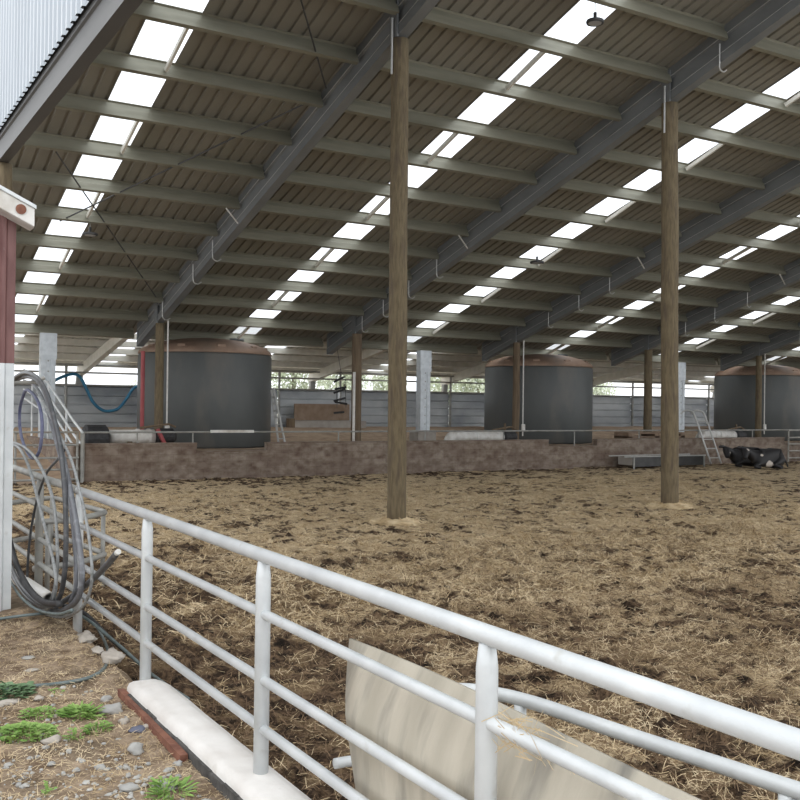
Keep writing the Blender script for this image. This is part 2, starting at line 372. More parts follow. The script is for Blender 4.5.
# block wall with the low openings in front of the tanks
mb = MB()
segs = [(5.57, 8.53, .91), (8.53, 10.5, .69), (10.5, 20.24, .90), (20.24, 22.3, .69), (22.3, 31.8, .90), (31.8, 34.2, .69), (34.2, 56, .9)]
for a, b_, t in segs: mb.box(a, b_, YW, YW+.2, -.15, t)
mb.box(5.42, 5.569, YW, 30.5, -.1, .93)
struct('wall_back', mb, 'blockwall')
mb = MB()
for a, b_, t in segs: mb.box(a, b_, YW-.02, YW+.22, t, t+.035)
struct('trim_wall_cap', mb, 'blockwall')

# ------------------------------------------------------------------ main roof
BAY = 6.348; X1 = 2.02
RX = [X1 + BAY*i for i in range(9)]
Y0R, Y1R = 1.0, 29.75
SKY = [4.585, 11.40, 17.42, 24.18, 30.22, 36.95, 43.3, 49.4]
OFF = .655
def sheet(mb, xa, xb, ya, yb, zf, pitch=.267):
    n = max(1, round((xb-xa)/pitch)); p = (xb-xa)/n; pts = []
    for i in range(n):
        x = xa+i*p; pts += [(x, 0), (x+p*.70, 0), (x+p*.76, .04), (x+p*.94, .04)]
    pts.append((xb, 0)); b = len(mb.v)
    for y in (ya, yb): mb.v += [(x, y, zf(y)+dz) for x, dz in pts]
    for i in range(len(pts)-1): mb.f.append((b+i, b+i+1, b+len(pts)+i+1, b+len(pts)+i))
mb = MB(); edges = [1.9]
for s_ in SKY: edges += [s_, s_+.8]
edges.append(RX[8]+.1)
zf = lambda y: rz(y)+OFF
for i in range(0, len(edges), 2): sheet(mb, edges[i], edges[i+1], Y0R, Y1R, zf)
struct('ceiling', mb, 'roof')
for i, s_ in enumerate(SKY):
    mb = MB(); n = 8; b = 0
    for y in (Y0R, Y1R): mb.v += [(s_+.8*k/n, y, zf(y)+(.02 if k % 2 else .002)) for k in range(n+1)]
    for k in range(n): mb.f.append((k, k+1, n+1+k+1, n+1+k))
    o = mb.build('skylight', 'skylight')
    tag(o, 'white translucent roof skylight strip, %s one along counting from the gable cladding' % ORD[i], 'skylight', 'skylight strips of the main roof')

def rafter_profile(w=.10, h=.66):
    return [(-w, 0), (-w, .17), (-w+.045, .195), (-w+.045, .45), (-w, .475), (-w, h), (w, h), (w, .475), (w-.045, .45), (w-.045, .195), (w, .17), (w, 0)]
for i, x in enumerate(RX):
    if i == 0: continue
    t = thing('roof_rafter', (x, 29.07, rz(29.07)), 'deep blue-grey steel roof rafter sloping over the pen, %s from the gable cladding' % ORD[i-1], 'rafter', 'main steel rafters')
    MB().prism(rafter_profile(), Y0R+.2, 29.07, lambda tt, u, v: (x+u, tt, rz(tt)+v-.003)).build('beam', 'rafter', t)
    for ps in (YR, 27.17):   # stiffening plates over the posts
        MB().box(x-.135, x-.102, ps-.12, ps+.12, rz(ps)+.0, rz(ps)+.62).build('bearing_plate', 'rafter', t)
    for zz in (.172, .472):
        MB().bar((x-.100, Y0R+.3, rz(Y0R+.3)+zz), (x-.100, 29.06, rz(29.06)+zz), .012, .010).build('fold_highlight', 'alu', t)  # pale strips added to stand in for highlights along the fold edges
    # end plate
    MB().box(x-.11, x+.11, 29.07, 29.085, rz(29.07)-.02, rz(29.07)+.64).build('end_plate', 'rafter', t)

TH = math.atan(SL); ct, st_ = math.cos(TH), math.sin(TH)
PUR = [13.92+1.4*k for k in range(-5, 12)]
prof = [(0, 0), (0, .16), (.03, .178), (.03, .275), (0, .295), (0, .305), (.09, .305), (.09, 0)]
for bi in range(8):
    xa, xb = RX[bi]+.11, RX[bi+1]-.11
    for k, y in enumerate(PUR):
        if bi > 4 and k < 2: pass
        zb = rz(y)+.335
        o = MB().prism(prof, xa, xb, lambda tt, u, v: (tt, y + u*ct + v*st_, zb - u*st_ + v*ct)).build('roof_purlin', 'purlin')
        tag(o, 'grey-green roof purlin, %s row up from the eave, %s bay from the gable' % (ORD[len(PUR)-1-k], ORD[bi]), 'purlin', 'purlins of the main roof')
    # short sag struts at mid bay, every second gap
    xm = (SKY[bi]+.64) if bi in (2, 4, 6) else (xa+xb)/2
    for k in range(0, len(PUR)-1):
        if (k+bi) % 2: continue
        ya, yb = PUR[k]+.12, PUR[k+1]-.01
        o = MB().bar((xm, ya, rz(ya)+.50), (xm, yb, rz(yb)+.44), .05, .085).build('bridging_strut', 'lean_steel')
        tag(o, 'short grey strut mid bay, %s bay from the gable, %s purlin gap from the eave' % (ORD[bi], ORD[len(PUR)-2-k]), 'strut', 'bridging struts under the skylights')

# tension rods in the first bay
for nm, a, b_, lab in (('A', (301, 0), (326, 88), 'thin dark tension rod under the roof, nearest the first big rafter'),
                  ('B', (304, 104), (60, 221), 'long thin tension rod crossing the first skylight strip towards the first big rafter'),
                  ('C', (56, 152), (156, 297), 'thin tension rod running down under the first bay towards the eave')):
    p, q = atRoof(*a, .37), atRoof(*b_, .37)
    o = MB().tube([p+(q-p)*k/12 for k in range(13)], .016, 6).build('tension_rod', 'cloud_dark'); tag(o, lab, 'rod', 'roof tension rods')

# fly braces and cable hooks on the rafters
def hook(x, y, lab):
    zt = rz(y)+.34; xx = x-.14
    pts = smooth_path([(xx, y, zt), (xx, y, zt-.25), (xx, y, rz(y)-.02), (xx+.03, y+.02, rz(y)-.12), (xx+.14, y+.03, rz(y)-.16), (xx+.24, y+.04, rz(y)-.10)])
    tag(MB().tube(pts, .014, 6).build('cable_hook', 'alu'), lab, 'hook', 'bent wire hooks hanging from the rafters')
HK = {1: (22.6, 24.0, 26.5), 2: (12.7, 22.4, 23.85, 25.3, 26.6), 3: (22.4, 23.8, 25.3), 4: (22.45, 23.85, 25.2), 5: (23.7, 25.1)}
for ri, yy in HK.items():
    for j, y in enumerate(yy): hook(RX[ri], y, 'thin pale bent hook under the %s big rafter, %s hook down the slope' % (ORD[ri-1], ORD[j]))
for ri, y in ((1, 21.0), (2, 20.95), (3, 20.95), (4, 20.95)):
    x = RX[ri]; o = MB().bar((x-.42, y, rz(y)+.34), (x-.115, y+.02, rz(y)+.02), .035, .02).build('fly_brace', 'white_paint')
    tag(o, 'short white diagonal brace at the %s big rafter, halfway along' % ORD[ri-1], 'brace', 'white fly braces')

# ------------------------------------------------------------------ timber posts
def timber(x, y, r, top, base, label, name='timber_post', m='wood', lean=0, group='round timber posts'):
    pts = []; rs = []
    n = 26
    for k in range(n+1):
        t = k/n; z = base+(top-base)*t
        pts.append((x + lean*(1-t) + noise.noise(Vector((x, z*.5, 1)))*.012, y + noise.noise(Vector((y, z*.5, 5)))*.012, z)); rs.append(r*(1.04-.08*t) + noise.noise(Vector((x, y, z*1.3)))*.006)
    o = MB().tube(pts, rs, 20).build(name, m, smooth=True); return tag(o, label, 'post', group)
p = timber(RX[1], YR, .155, rz(YR)-.004, -.1, 'tall round timber post in the pen bedding, nearest one, under the first big rafter', lean=.05)
timber(RX[2], YR, .172, rz(YR)-.004, -.1, 'tall round timber post in the pen, further one, hiding one end of the metal trough', lean=.13)
plab = ['thin timber post standing in front of the first plastic tank', 'dark timber post standing on the platform between the first and second tanks',
        'reddish timber post standing in front of the second tank', 'timber post on the platform between second and third tanks', 'timber post standing in front of the third tank',
        'timber post beyond the third tank', 'timber post at the far end of the platform']
for i in range(1, 8):
    x = RX[i]; r = .16 if i in (2, 4) else .125
    timber(x, 27.17, r, rz(27.17)-.004, .55, plab[i-1], m='wood_dark' if i in (2, 3) else 'wood', group='timber posts on the platform')
timber(1.99, 13.12, .14, 4.96, -.1, 'timber post carrying the end of the gable lintel, seen above the gutter')
# straw mounds at the post feet
for i, (x, y) in enumerate(((RX[1]+.05, YR), (RX[2]+.13, YR))):
    mb = MB(); n = 28
    for rr, zz in ((.165, .07), (.26, .05), (.36, .03), (.46, -.03)):
        for k in range(n):
            a = 2*math.pi*k/n; q = rr*(1+.25*noise.noise(Vector((math.cos(a)*2, math.sin(a)*2, i+rr*4)))); mb.v.append((x+q*math.cos(a), y+q*math.sin(a), zz*(.8 if i else 1)+.03+.03*noise.noise(Vector((a*3, rr*9, i)))))
    for j in range(3):
        for k in range(n): mb.f.append((j*n+k, j*n+(k+1) % n, (j+1)*n+(k+1) % n, (j+1)*n+k))
    for q in range(500):
        a = random.uniform(0, 6.28); rr = random.uniform(.17, .46); c = Vector((x+rr*math.cos(a), y+rr*math.sin(a), (.10-.2*rr)+random.uniform(0, .03))); d = Vector((random.uniform(-1, 1), random.uniform(-1, 1), random.uniform(-.3, .4))).normalized()*.06; w = Vector((0, 0, .004))
        mb.quad(c-d-w, c+d-w, c+d+w, c-d+w)
    tag(mb.build('straw_heap', 'straw'), ['golden straw heaped round the foot of the nearest tall timber post', 'low straw heap round the foot of the second tall timber post'][i], 'straw')

# conduits with switch boxes beside the platform posts
for i, lab in ((1, 'first plastic tank'), (3, 'second plastic tank'), (5, 'third plastic tank')):
    x = RX[i]+.19; t = thing('electric_conduit', (x, 27.02, .7), 'thin white conduit with a switch box on the timber post before the %s' % lab, 'conduit', 'conduits on the platform posts')
    MB().tube([(x, 27.02, .95), (x, 27.02, rz(27)+.02)], .022, 8).build('pipe', 'white_paint', t)
    MB().box(x-.06, x+.07, 26.96, 27.04, 1.12, 1.36).build('switch_box', 'white_paint', t, bevel=.01)
for i, x, y, z0, lab in ((0, RX[2]-.17, 27.02, .62, 'white drain pipe standing beside the dark timber post on the platform'),):
    tag(MB().tube([(x, y, z0), (x, y, 3.0)], .045, 10).build('drain_pipe', 'white_paint'), lab, 'pipe')
for i, (x, w) in enumerate(((RX[1], 0), (RX[2], 0))):
    xx = x-.165; tag(MB().tube([(xx, YR-.02, rz(YR)-.62), (xx, YR-.02, rz(YR)+.32)], .02, 8).build('short_conduit', 'alu'),
        'short pale conduit at the head of the %s tall timber post' % ('nearest' if i == 0 else 'second'), 'conduit')

# ------------------------------------------------------------------ lamps
def lamp(x, y, z, lab, r=.2):
    t = thing('pendant_lamp', (x, y, z), lab, 'lamp', 'round bay lamps')
    MB().lathe([(r*.72, 0), (r*.95, -.01), (r, .02), (r*.95, .045), (r*.4, .06), (.03, .08), (.03, .18)], (x, y, z), 28).build('housing', 'cloud_dark', t, True)
    MB().lathe([(r*.72, -.012), (r*.72, -.004)], (x, y, z), 24).build('diffuser', 'glassy', t)
    zt = rz(y)+.60
    MB().tube([(x, y, z+.17), (x, y, zt)], .006, 5).build('cord', 'alu', t)
lp = atRoof(595, 23, .12); lamp(lp.x, lp.y, lp.z-.0, 'round dark bay lamp hanging below the second skylight strip, high overhead', .155)
lp = atRoof(537, 263, .15); lamp(lp.x, lp.y, lp.z, 'small round bay lamp hanging halfway down the roof near the third skylight')
lp = atRoof(90, 235, .15); lamp(lp.x, lp.y, lp.z, 'round bay lamp hanging beside the first skylight strip', .17)

# ------------------------------------------------------------------ gable lintel and cladding
t = thing('gable_lintel', (X1, 8, 4.9), 'deep grey steel lintel beam under the bright gable cladding', 'beam')
lp_ = [(-.07, 0), (-.07, .11), (-.045, .12), (-.045, .27), (-.07, .28), (-.07, .6), (.055, .6), (.055, 0)]
zl = lambda y: 4.93
MB().prism(lp_, 1.0, 13.6, lambda tt, u, v: (X1-.02+u, tt, 4.965+v)).build('beam', 'lintel', t)
mb = MB(); z0, pts = 5.285, []
y = 5.5
n = int((16-1.0)/.19)
for i in range(n): ya = 1.0+i*.19; pts += [(ya, 0), (ya+.10, 0), (ya+.11, .03), (ya+.165, .03), (ya+.18, 0)]
pts.append((16, 0)); m_ = len(pts)
for top in (0, 1): mb.v += [(X1-.12-dx, yy, z0 if not top else rz(yy)+.75) for yy, dx in pts]
for i in range(m_-1): mb.f.append((i, i+1, m_+i+1, m_+i))
struct('wall_left', mb, 'clad')

# ------------------------------------------------------------------ lean-to beyond
def lz(y): return 4.36-.177*(y-31.6)
mb = MB(); LS = [5.0, 8.9, 14.2, 20.4, 27, 33.5, 40]
ed = [1.0]
for s_ in LS: ed += [s_, s_+.8]
ed.append(54)
for i in range(0, len(ed), 2): sheet(mb, ed[i], ed[i+1], 30.15, 37.0, lz)
struct('ceiling_lean', mb, 'lean_roof')
for i, s_ in enumerate(LS):
    o = MB().quad((s_, 30.15, lz(30.15)), (s_+.8, 30.15, lz(30.15)), (s_+.8, 37, lz(37)), (s_, 37, lz(37))).build('skylight', 'skylight')
    tag(o, 'small translucent strip in the far lean-to roof, %s from the ramp end' % ORD[i], 'skylight', 'skylight strips of the lean-to')
for k in range(6):
    y = 31.0+k*1.12
    o = MB().prism([(0, 0), (0, .2), (.07, .2), (.07, 0)], 1.2, 53.8, lambda tt, u, v: (tt, y+u, lz(y)-.24+v)).build('lean_purlin', 'lean_steel')
    tag(o, 'pale steel purlin under the far lean-to roof, %s row towards the outside' % ORD[k], 'purlin', 'lean-to purlins')
for k, x in enumerate((8.37, 17.8, 24.4, 32.6, 42)):
    o = MB().prism([(-.1, 0), (-.1, .34), (.1, .34), (.1, 0)], 29.8, 36.9, lambda tt, u, v: (x+u, tt, lz(tt)-.56+v)).build('lean_rafter', 'lean_steel')
    tag(o, 'pale lit steel rafter of the far lean-to, %s from the ramp end' % ORD[k], 'rafter', 'lean-to rafters')
    o = MB().bar((x-.05, 36.6, lz(36.6)-.56), (x-.25, 36.7, .6), .22, .16, (0, 1, 0)).build('lean_post', 'galv_old')
    tag(o, 'slightly leaning grey post at the outer edge of the lean-to, %s from the ramp end' % ORD[k], 'post', 'lean-to posts')

# galvanised box columns
for k, (x, y) in enumerate(((5.73, 29.2), (18.5, 29.2), (31.25, 29.2), (43.9, 29.2))):
    zt = rz(29.2)+.30; t = thing('steel_column', (x, y, .6), ['bright galvanised box column on the platform behind the stair rails', 'bright galvanised box column on a concrete pedestal between the first and second tanks',
        'galvanised box column half hidden behind the second tall timber post', 'galvanised box column at the far end'][k], 'column', 'galvanised columns')
    w = .2
    MB().prism([(-w, -.15), (-w*.35, -.15), (-w*.3, -.13), (w*.3, -.13), (w*.35, -.15), (w, -.15), (w, .15), (-w, .15)], 1.1 if k == 1 else .6, zt, lambda tt, u, v: (x+u, y+v, tt)).build('shaft', 'column', t)
    MB().box(x-w-.03, x+w+.03, y-.165, y-.151, zt-.75, zt).build('cap_plate', 'column', t)
    mb = MB()
    for j in range(8): mb.box(x-.02, x+.02, y-.14, y-.131, 1.3+j*.3, 1.34+j*.3)
    mb.build('bolt', 'galv_old', t)
    MB().box(x-.38, x+.38, y-.3, y+.3, .55, 1.1 if k == 1 else .7).build('pedestal', 'concrete', t, bevel=.02)

# ------------------------------------------------------------------ tanks
def tank(xc, yc, lab, R=2.08):
    t = thing('water_tank', (xc, yc, .6), lab, 'tank', 'grey plastic tanks on the platform')
    MB().lathe([(R*.985, 0), (R, .05), (R, 2.80), (R*.985, 2.86), (R*.97, 2.88)], (xc, yc, .62), 64).build('body', 'tank', t, True)
    pr = [(R*1.0, 0), (R*1.0, .03)] + [(R*math.cos(a), .03+.50*math.sin(a)**1.15) for a in [math.pi/2*j/9 for j in range(1, 9)]] + [(.3, .53), (.02, .54)]
    dm = MB().lathe(pr, (xc, yc, 3.49), 64).build('dome', 'dome', t, True)
    for j in range(10):   # lifting recesses round the dome
        a = 2*math.pi*(j+.35)/10; c = Vector((xc+R*.86*math.cos(a), yc+R*.86*math.sin(a), 3.67)); d = Vector((-math.sin(a), math.cos(a), 0)); e = Vector((math.cos(a), math.sin(a), 0))
        MB().bar(c-d*.12, c+d*.12, .30, .12).build('lifting_lug', 'dome', dm)
    MB().lathe([(.30, 0), (.31, .05), (.28, .08)], (xc+.9, yc-.2, 3.955), 24).build('hatch', 'tank', dm, True)
    return t
tank(10.64, 29.72, 'large grey plastic water tank with brown dome, largest and nearest the ramp')
tank(24.12, 29.72, 'large grey plastic water tank with brown dome behind the wall, middle tank of three')
tank(37.15, 29.72, 'large grey water tank with brown dome above the lying cows, cut by the photo edge')
# red downpipe by first tank
tag(MB().tube([(8.14, 28.0, .6), (8.14, 28.0, 3.45)], .06, 10).build('red_downpipe', 'red'), 'red vertical pipe at the edge of the first plastic tank', 'pipe')

# ------------------------------------------------------------------ rail along the wall
t = thing('wall_rail', (18, YW+.1, .95), 'thin pipe rail on short posts along the top of the block wall', 'rail')
MB().tube([(5.6, YW+.1, 1.215), (56, YW+.1, 1.2)], .024, 8).build('rail', 'galv_old', t)
for k in range(15):
    x = 6.9+k*2.9 if k > 1 else (7.0, 8.45)[k]
    zt = .94 if not any(a < x < b_ and tt < .8 for a, b_, tt in segs) else .72
    MB().tube([(x, YW+.1, zt), (x, YW+.1, 1.2)], .02, 8).build('post', 'galv_old', t)
tag(MB().bar((8.9, YW+.02, 1.235), (10.1, YW+.02, 1.23), .06, .07).build('white_batten', 'white_paint'), 'whitish plastic batten tied along the wall rail before the first tank', 'batten')

# ------------------------------------------------------------------ yard fence behind the platform
t = thing('yard_fence', (20, 36, .9), 'tall galvanised sheet yard fence with open top rails behind the tanks', 'fence')
FX = [2.2+2.75*k for k in range(17)]
for k in range(16):
    xa, xb = FX[k]+.03, FX[k+1]-.03; mb = MB(); z0 = .9; n = 5; h = .325; pr = []
    for j in range(n): z = z0+j*h; pr += [(0, z), (0, z+h-.05), (.05, z+h-.03), (.05, z+h-.005)]
    pr.append((0, z0+n*h)); m_ = len(pr)
    for x in (xa, xb): mb.v += [(x, 36+u, v) for u, v in pr]
    b0 = len(mb.v); mb.v += [(x, 36.08, z) for x in (xa, xb) for z in (z0, z0+n*h)]
    for j in range(m_-1): mb.f.append((j, m_+j, m_+j+1, j+1))
    mb.f.append((b0, b0+1, b0+3, b0+2))
    mb.build('sheet_panel', 'yard_sheet', t)
    MB().tube([(FX[k], 35.93, .85), (FX[k], 35.93, 3.32)], .05, 8).build('post', 'galv_old', t)
for z in (3.28, 3.0, 2.55): MB().tube([(2.0, 35.86, z), (FX[16], 35.86, z)], .035, 8).build('rail', 'galv_dirty' if z == 3.0 else 'galv_old', t)

# brown board and block base
tag(MB().box(16.3, 18.75, 35.2, 35.26, 1.32, 1.98).build('brown_board', 'board'), 'wide brown board leaning before the yard fence, above the low concrete ledge', 'board')
tag(MB().box(16.1, 19.3, 34.75, 35.3, .95, 1.31).build('concrete_ledge', 'concrete', bevel=.02), 'low pale concrete ledge below the brown board', 'ledge')
tag(MB().box(15.85, 16.09, 34.7, 35.0, .95, 1.4).build('dark_block', 'wood_dark'), 'small dark block at the end of the concrete ledge', 'block')
# blue hose sagging
a = [atY(px, py, 35.77) for px, py in ((52, 382), (62, 377), (73, 374), (80, 377), (86, 388), (93, 402), (102, 410), (110, 411), (119, 408), (127, 398), (133, 389), (140, 385))]
tag(MB().tube(smooth_path(a), .055, 8).build('blue_hose', 'blue', smooth=True), 'blue hose sagging across the yard fence beside the first tank', 'hose')
# hanging rack of dark bars
t = thing('hanging_rack', (14.6, 28.6, 1.9), 'hanging chain rack of dark bars beside the dark timber post', 'rack')
for px in (336, 345):
    MB().tube([atY(px, 376, 28.6), atY(px+1, 408, 28.6)], .010, 5).build('chain', 'cloud_dark', t)
MB().tube([atY(336, 377, 28.6), atY(341, 372, 28.6), atY(345, 377, 28.6)], .010, 5).build('chain', 'cloud_dark', t)
MB().tube([atY(341, 372, 28.6), Vector((14.75, 28.6, rz(28.6)+.0))], .008, 5).build('chain', 'cloud_dark', t)
for (xa, ya, xb, yb) in ((334, 382, 344, 377), (335, 389, 346, 387), (334, 393, 345, 389), (334, 401, 345, 398), (335, 402, 347, 404), (334, 413, 344, 412)):
    MB().tube([atY(xa, ya, 28.55), atY(xb, yb, 28.55)], .035, 8).build('bar', 'black', t)

# ------------------------------------------------------------------ stair rail up the ramp
t = thing('ramp_railing', (5.57, 24.4, 0), 'pale pipe railing climbing the dirt ramp, cranked at its lower end', 'railing')
prof_ = [(YW-.04, 0.05), (YW-.04, 1.22), (25.2, 1.45), (28.6, 2.50), (29.7, 2.66), (32.2, 2.95)]
MB().tube([(5.62, YW-.06, -.05), (5.62, YW-.06, 1.2)], .05, 10).build('post', 'galv_old', t)
for k, d in enumerate((0, -.33, -.62, -.90)):
    MB().tube([(5.62, yy, z+d) for yy, z in prof_[1:]], .03, 8).build('rail', 'galv', t)
for y_, zt in ((26.3, 1.78), (28.6, 2.49), (31.0, 2.8)): MB().tube([(5.66, y_, .9 if y_ < 30 else .8), (5.66, y_, zt)], .03, 8).build('post', 'galv', t)
t = thing('pipe_gate', (3.8, 24.3, 0), 'low grey five-bar pipe gate closing the foot of the dirt ramp', 'gate', 'pipe gates')
for z in (1.24, .93, .62, .34, .1): MB().tube([(2.35, 24.28, z), (5.52, 24.28, z-.01)], .026, 8).build('bar', 'galv_old', t)
for x in (2.4, 4.08, 5.5): MB().tube([(x, 24.33, -.05), (x, 24.33, 1.25)], .03, 8).build('upright', 'galv_old', t)
t = thing('pipe_gate', (33.3, 24.1, 0), 'grey pipe gate standing beyond the end of the block wall behind the cows', 'gate', 'pipe gates')
for z in (1.2, .93, .68, .42, .15): MB().tube([(31.75, 24.15, z), (35.0, 24.15, z)], .026, 8).build('bar', 'galv_dirty', t)
for x in (31.8, 35.0): MB().tube([(x, 24.2, -.05), (x, 24.2, 1.22)], .03, 8).build('upright', 'galv_dirty', t)

# ------------------------------------------------------------------ pumps and pipes on the platform
def pump(x0, x1, y, z, lab, elbow=False, r=.24):
    t = thing('pump_unit', ((x0+x1)/2, y, .62), lab, 'pump', 'pumps behind the block wall')
    if elbow: pts = smooth_path([(x0+.02, y, .66), (x0, y, z-.2), (x0+.12, y, z), (x0+.5, y, z+.02), (x1-.5, y, z)], 5)
    else: pts = [(x0, y, z), (x0+.5, y, z), (x0+.95, y, z), (x1-.5, y, z)]
    MB().tube(pts, r*.8, 16).build('barrel', 'white_paint', t, True)
    for xx in (x0+.7, x0+1.0): MB().tube([(xx, y, z), (xx+.08, y, z)], r*.9, 16).build('flange', 'white_paint', t)
    MB().tube([(x1-.5, y, z), (x1-.42, y, z), (x1, y, z), (x1+.1, y, z)], [r*.6, r*.95, r*.95, r*.5], 16).build('motor', 'black', t)
    MB().tube([(x1-.9, y-.05, z+r), (x1-.1, y, z+r+.10), (x1+.1, y, z+r+.02)], .035, 6).build('bracket', 'wood_dark', t)
    MB().tube([(x1-.35, y, z+r*.9), (x1-.35, y, z+r+.22)], .04, 6).build('valve', 'wood_dark', t)
    for xx in (x0+.5, x1-.3): MB().box(xx-.06, xx+.06, y-.2, y+.2, .6, z-.12).build('foot', 'wood_dark', t)
pump(6.75, 8.45, 26.2, 1.04, 'white pump barrel with dark motor behind the wall near the first tank')
tag(MB().tube([(6.05, 26.1, 1.0), (6.1, 26.1, 1.0), (6.6, 26.1, 1.0), (6.66, 26.1, 1.0)], [.3, .37, .37, .3], 18).build('black_drum', 'black'), 'black drum lying beside the white pump barrel', 'drum')
pump(17.6, 20.2, 26.2, .95, 'white bent pipe pump behind the wall left of the second tank', True)
pump(29.2, 31.6, 26.2, .93, 'white ribbed pump barrel behind the wall below the third tank', True)
tag(MB().bar((8.25, 25.9, .66), (7.95, 25.9, 1.25), .14, .08).build('red_lever', 'red'), 'short red steel arm beside the white pump near the first tank', 'lever')
t = thing('wooden_pallet', (25.6, 25.4, .62), 'brown timber pallet stack behind the wall beside the second tall post', 'pallet')
for z in (.93, 1.07): MB().box(24.4, 27.2, 25.1, 25.8, z, z+.05).build('deck_board', 'board', t)
for x in (24.4, 25.7, 27.0): MB().box(x, x+.2, 25.1, 25.8, .62, 1.07).build('bearer', 'board', t)

# ------------------------------------------------------------------ ladders, trough
t = thing('ladder', (27.2, 24.1, 0), 'aluminium ladder with hooked tops climbing over the block wall beside the cows', 'ladder')
LA, LB = Vector((27.05, 23.75, .05)), Vector((26.85, 24.32, 1.75))
for dx in (0, .52):
    MB().tube(smooth_path([LA+Vector((dx, 0, 0)), (LA+LB)/2+Vector((dx, 0, 0)), LB+Vector((dx-.02, 0, 0)), LB+Vector((dx-.1, .10, .14)), LB+Vector((dx-.28, .2, .16)), LB+Vector((dx-.42, .28, .04))]), .03, 8).build('stile', 'alu', t)
for k in range(5):
    c = LA.lerp(LB, .12+.19*k); MB().tube([c, c+Vector((.52, 0, 0))], .02, 8).build('rung', 'alu', t)
t = thing('step_ladder', (12.1, 27.0, .62), 'narrow aluminium ladder leaning beside the first tank behind the wall', 'ladder')
A1, B1, A2, B2 = atY(285, 443, 27.0), atY(273.5, 388, 27.6), atY(278.5, 443, 27.2), atY(271.5, 390, 27.75)
MB().bar(A1, B1, .055, .035).build('stile', 'alu', t); MB().bar(A2, B2, .055, .035).build('stile', 'alu', t)
for k in range(7): MB().bar(A1.lerp(B1, .08+.13*k), A2.lerp(B2, .08+.13*k), .07, .03).build('tread', 'alu', t)
t = thing('feed_trough', (24.1, 23.7, 0), 'long low dark metal trough against the block wall behind the second tall post', 'trough')
xa, xb, ya, yb = 23.0, 26.4, 23.45, 24.1
MB().bar((xa, ya, .21), (xb, ya-.0, .21), .03, .32).build('side_panel', 'cloud_dark', t); MB().bar((xa, yb, .235), (xb, yb, .235), .03, .26).build('side_panel', 'wood_dark', t)
MB().box(xa, xb, ya, yb, .1, .13).build('bottom', 'wood_dark', t)
for x in (xa-.02, xb-.02): MB().box(x, x+.04, ya, yb, .1, .36).build('end_panel', 'concrete', t)
MB().tube([(xa-.4, ya-.03, .38), (xb, ya-.03, .38)], .022, 8).build('rim', 'alu', t)
MB().tube([(xa-.4, yb+.03, .38), (xb, yb+.03, .38)], .022, 8).build('rim', 'alu', t)
for x in (xa+.0, xb-.1): MB().box(x, x+.06, ya-.05, ya-.016, -.05, .36).build('leg', 'galv_old', t)

# ------------------------------------------------------------------ cows
def skin_body(name, joints, edges, m, parent, root=0):
    me = bpy.data.meshes.new(name); L = parent.location
    me.from_pydata([tuple(j[0]) for j in joints], edges, []); me.materials.append(m)
    o = bpy.data.objects.new(name, me); COL.objects.link(o); o.parent = parent
    sk = o.modifiers.new('skin', 'SKIN'); sk.use_smooth_shade = True
    for i, j in enumerate(joints):
        v = me.skin_vertices[0].data[i]; r = j[1]; v.radius = r if isinstance(r, tuple) else (r, r); v.use_root = (i == root)
    ss = o.modifiers.new('subsurf', 'SUBSURF'); ss.levels = 2; ss.render_levels = 2
    return o
def cow(loc, rot, lab, spots, s=1.0, pose=0):
    t = thing('cow', loc, lab, 'cow')
    t.rotation_euler.z = rot
    # +x is the head end; lying with legs folded
    J = [((-.62, 0, .24), .20), ((-.42, 0, .30), (.27, .27)), ((-.08, 0, .32), (.30, .30)), ((.22, 0, .33), (.26, .29)), ((.38, 0, .38), (.18, .20)),
         ((.54, .03, .46), .13), ((.68, .06, .57), .12),
         ((.76, .14, .50), (.115, .11)), ((.82, .24, .38), .088), ((.85, .29, .29), .075),
         ((.66, -.06, .62), .035), ((.62, -.17, .63), .05), ((.60, -.24, .60), .02),
         ((.80, .05, .62), .035), ((.92, .06, .64), .05), ((.99, .06, .61), .02),
         ((.34, .24, .15), .085), ((.56, .34, .07), .055), ((.36, .40, .05), .04),
         ((-.42, .27, .22), .15), ((-.12, .36, .11), .075), ((-.38, .42, .05), .045), ((-.22, .46, .04), .038),
         ((-.74, -.02, .28), .06), ((-.82, .04, .14), .022), ((-.80, .1, .04), .028)]
    E_ = [(0, 1), (1, 2), (2, 3), (3, 4), (4, 5), (5, 6), (6, 7), (7, 8), (8, 9), (6, 10), (10, 11), (11, 12), (6, 13), (13, 14), (14, 15), (3, 16), (16, 17), (17, 18), (1, 19), (19, 20), (20, 21), (21, 22), (0, 23), (23, 24), (24, 25)]
    J = [(Vector(j[0])*s, tuple(a*s for a in j[1]) if isinstance(j[1], tuple) else j[1]*s) for j in J]
    skin_body('body', J, E_, cow_mat('cow_hide', spots), t, 2)
    for e in ((.68, .20, .50), (.86, .16, .50)):
        mb = MB().blob(Vector(e)*s, .016, 0, 0, 8); me = bpy.data.meshes.new('eye'); me.from_pydata(mb.v, [], mb.f); me.materials.append(M['black']); o = bpy.data.objects.new('eye', me); COL.objects.link(o); o.parent = t
    return t
WH = (.62, .56, .50)
cow((27.05, 21.55, .03), math.pi-.25, 'black cow with a white flank patch lying in the bedding by the ladder', [((.0, .33, .14), .13, WH), ((.25, .26, .45), .05, WH), ((-.52, .08, .46), .08, WH), ((.74, .18, .62), .06, WH), ((.48, .34, .04), .05, WH)], 1.1)
cow((27.25, 22.6, .02), math.pi-.1, 'black cow with a small white face mark lying behind the white-patched cow', [((.78, .24, .48), .05, WH)], 1.1)

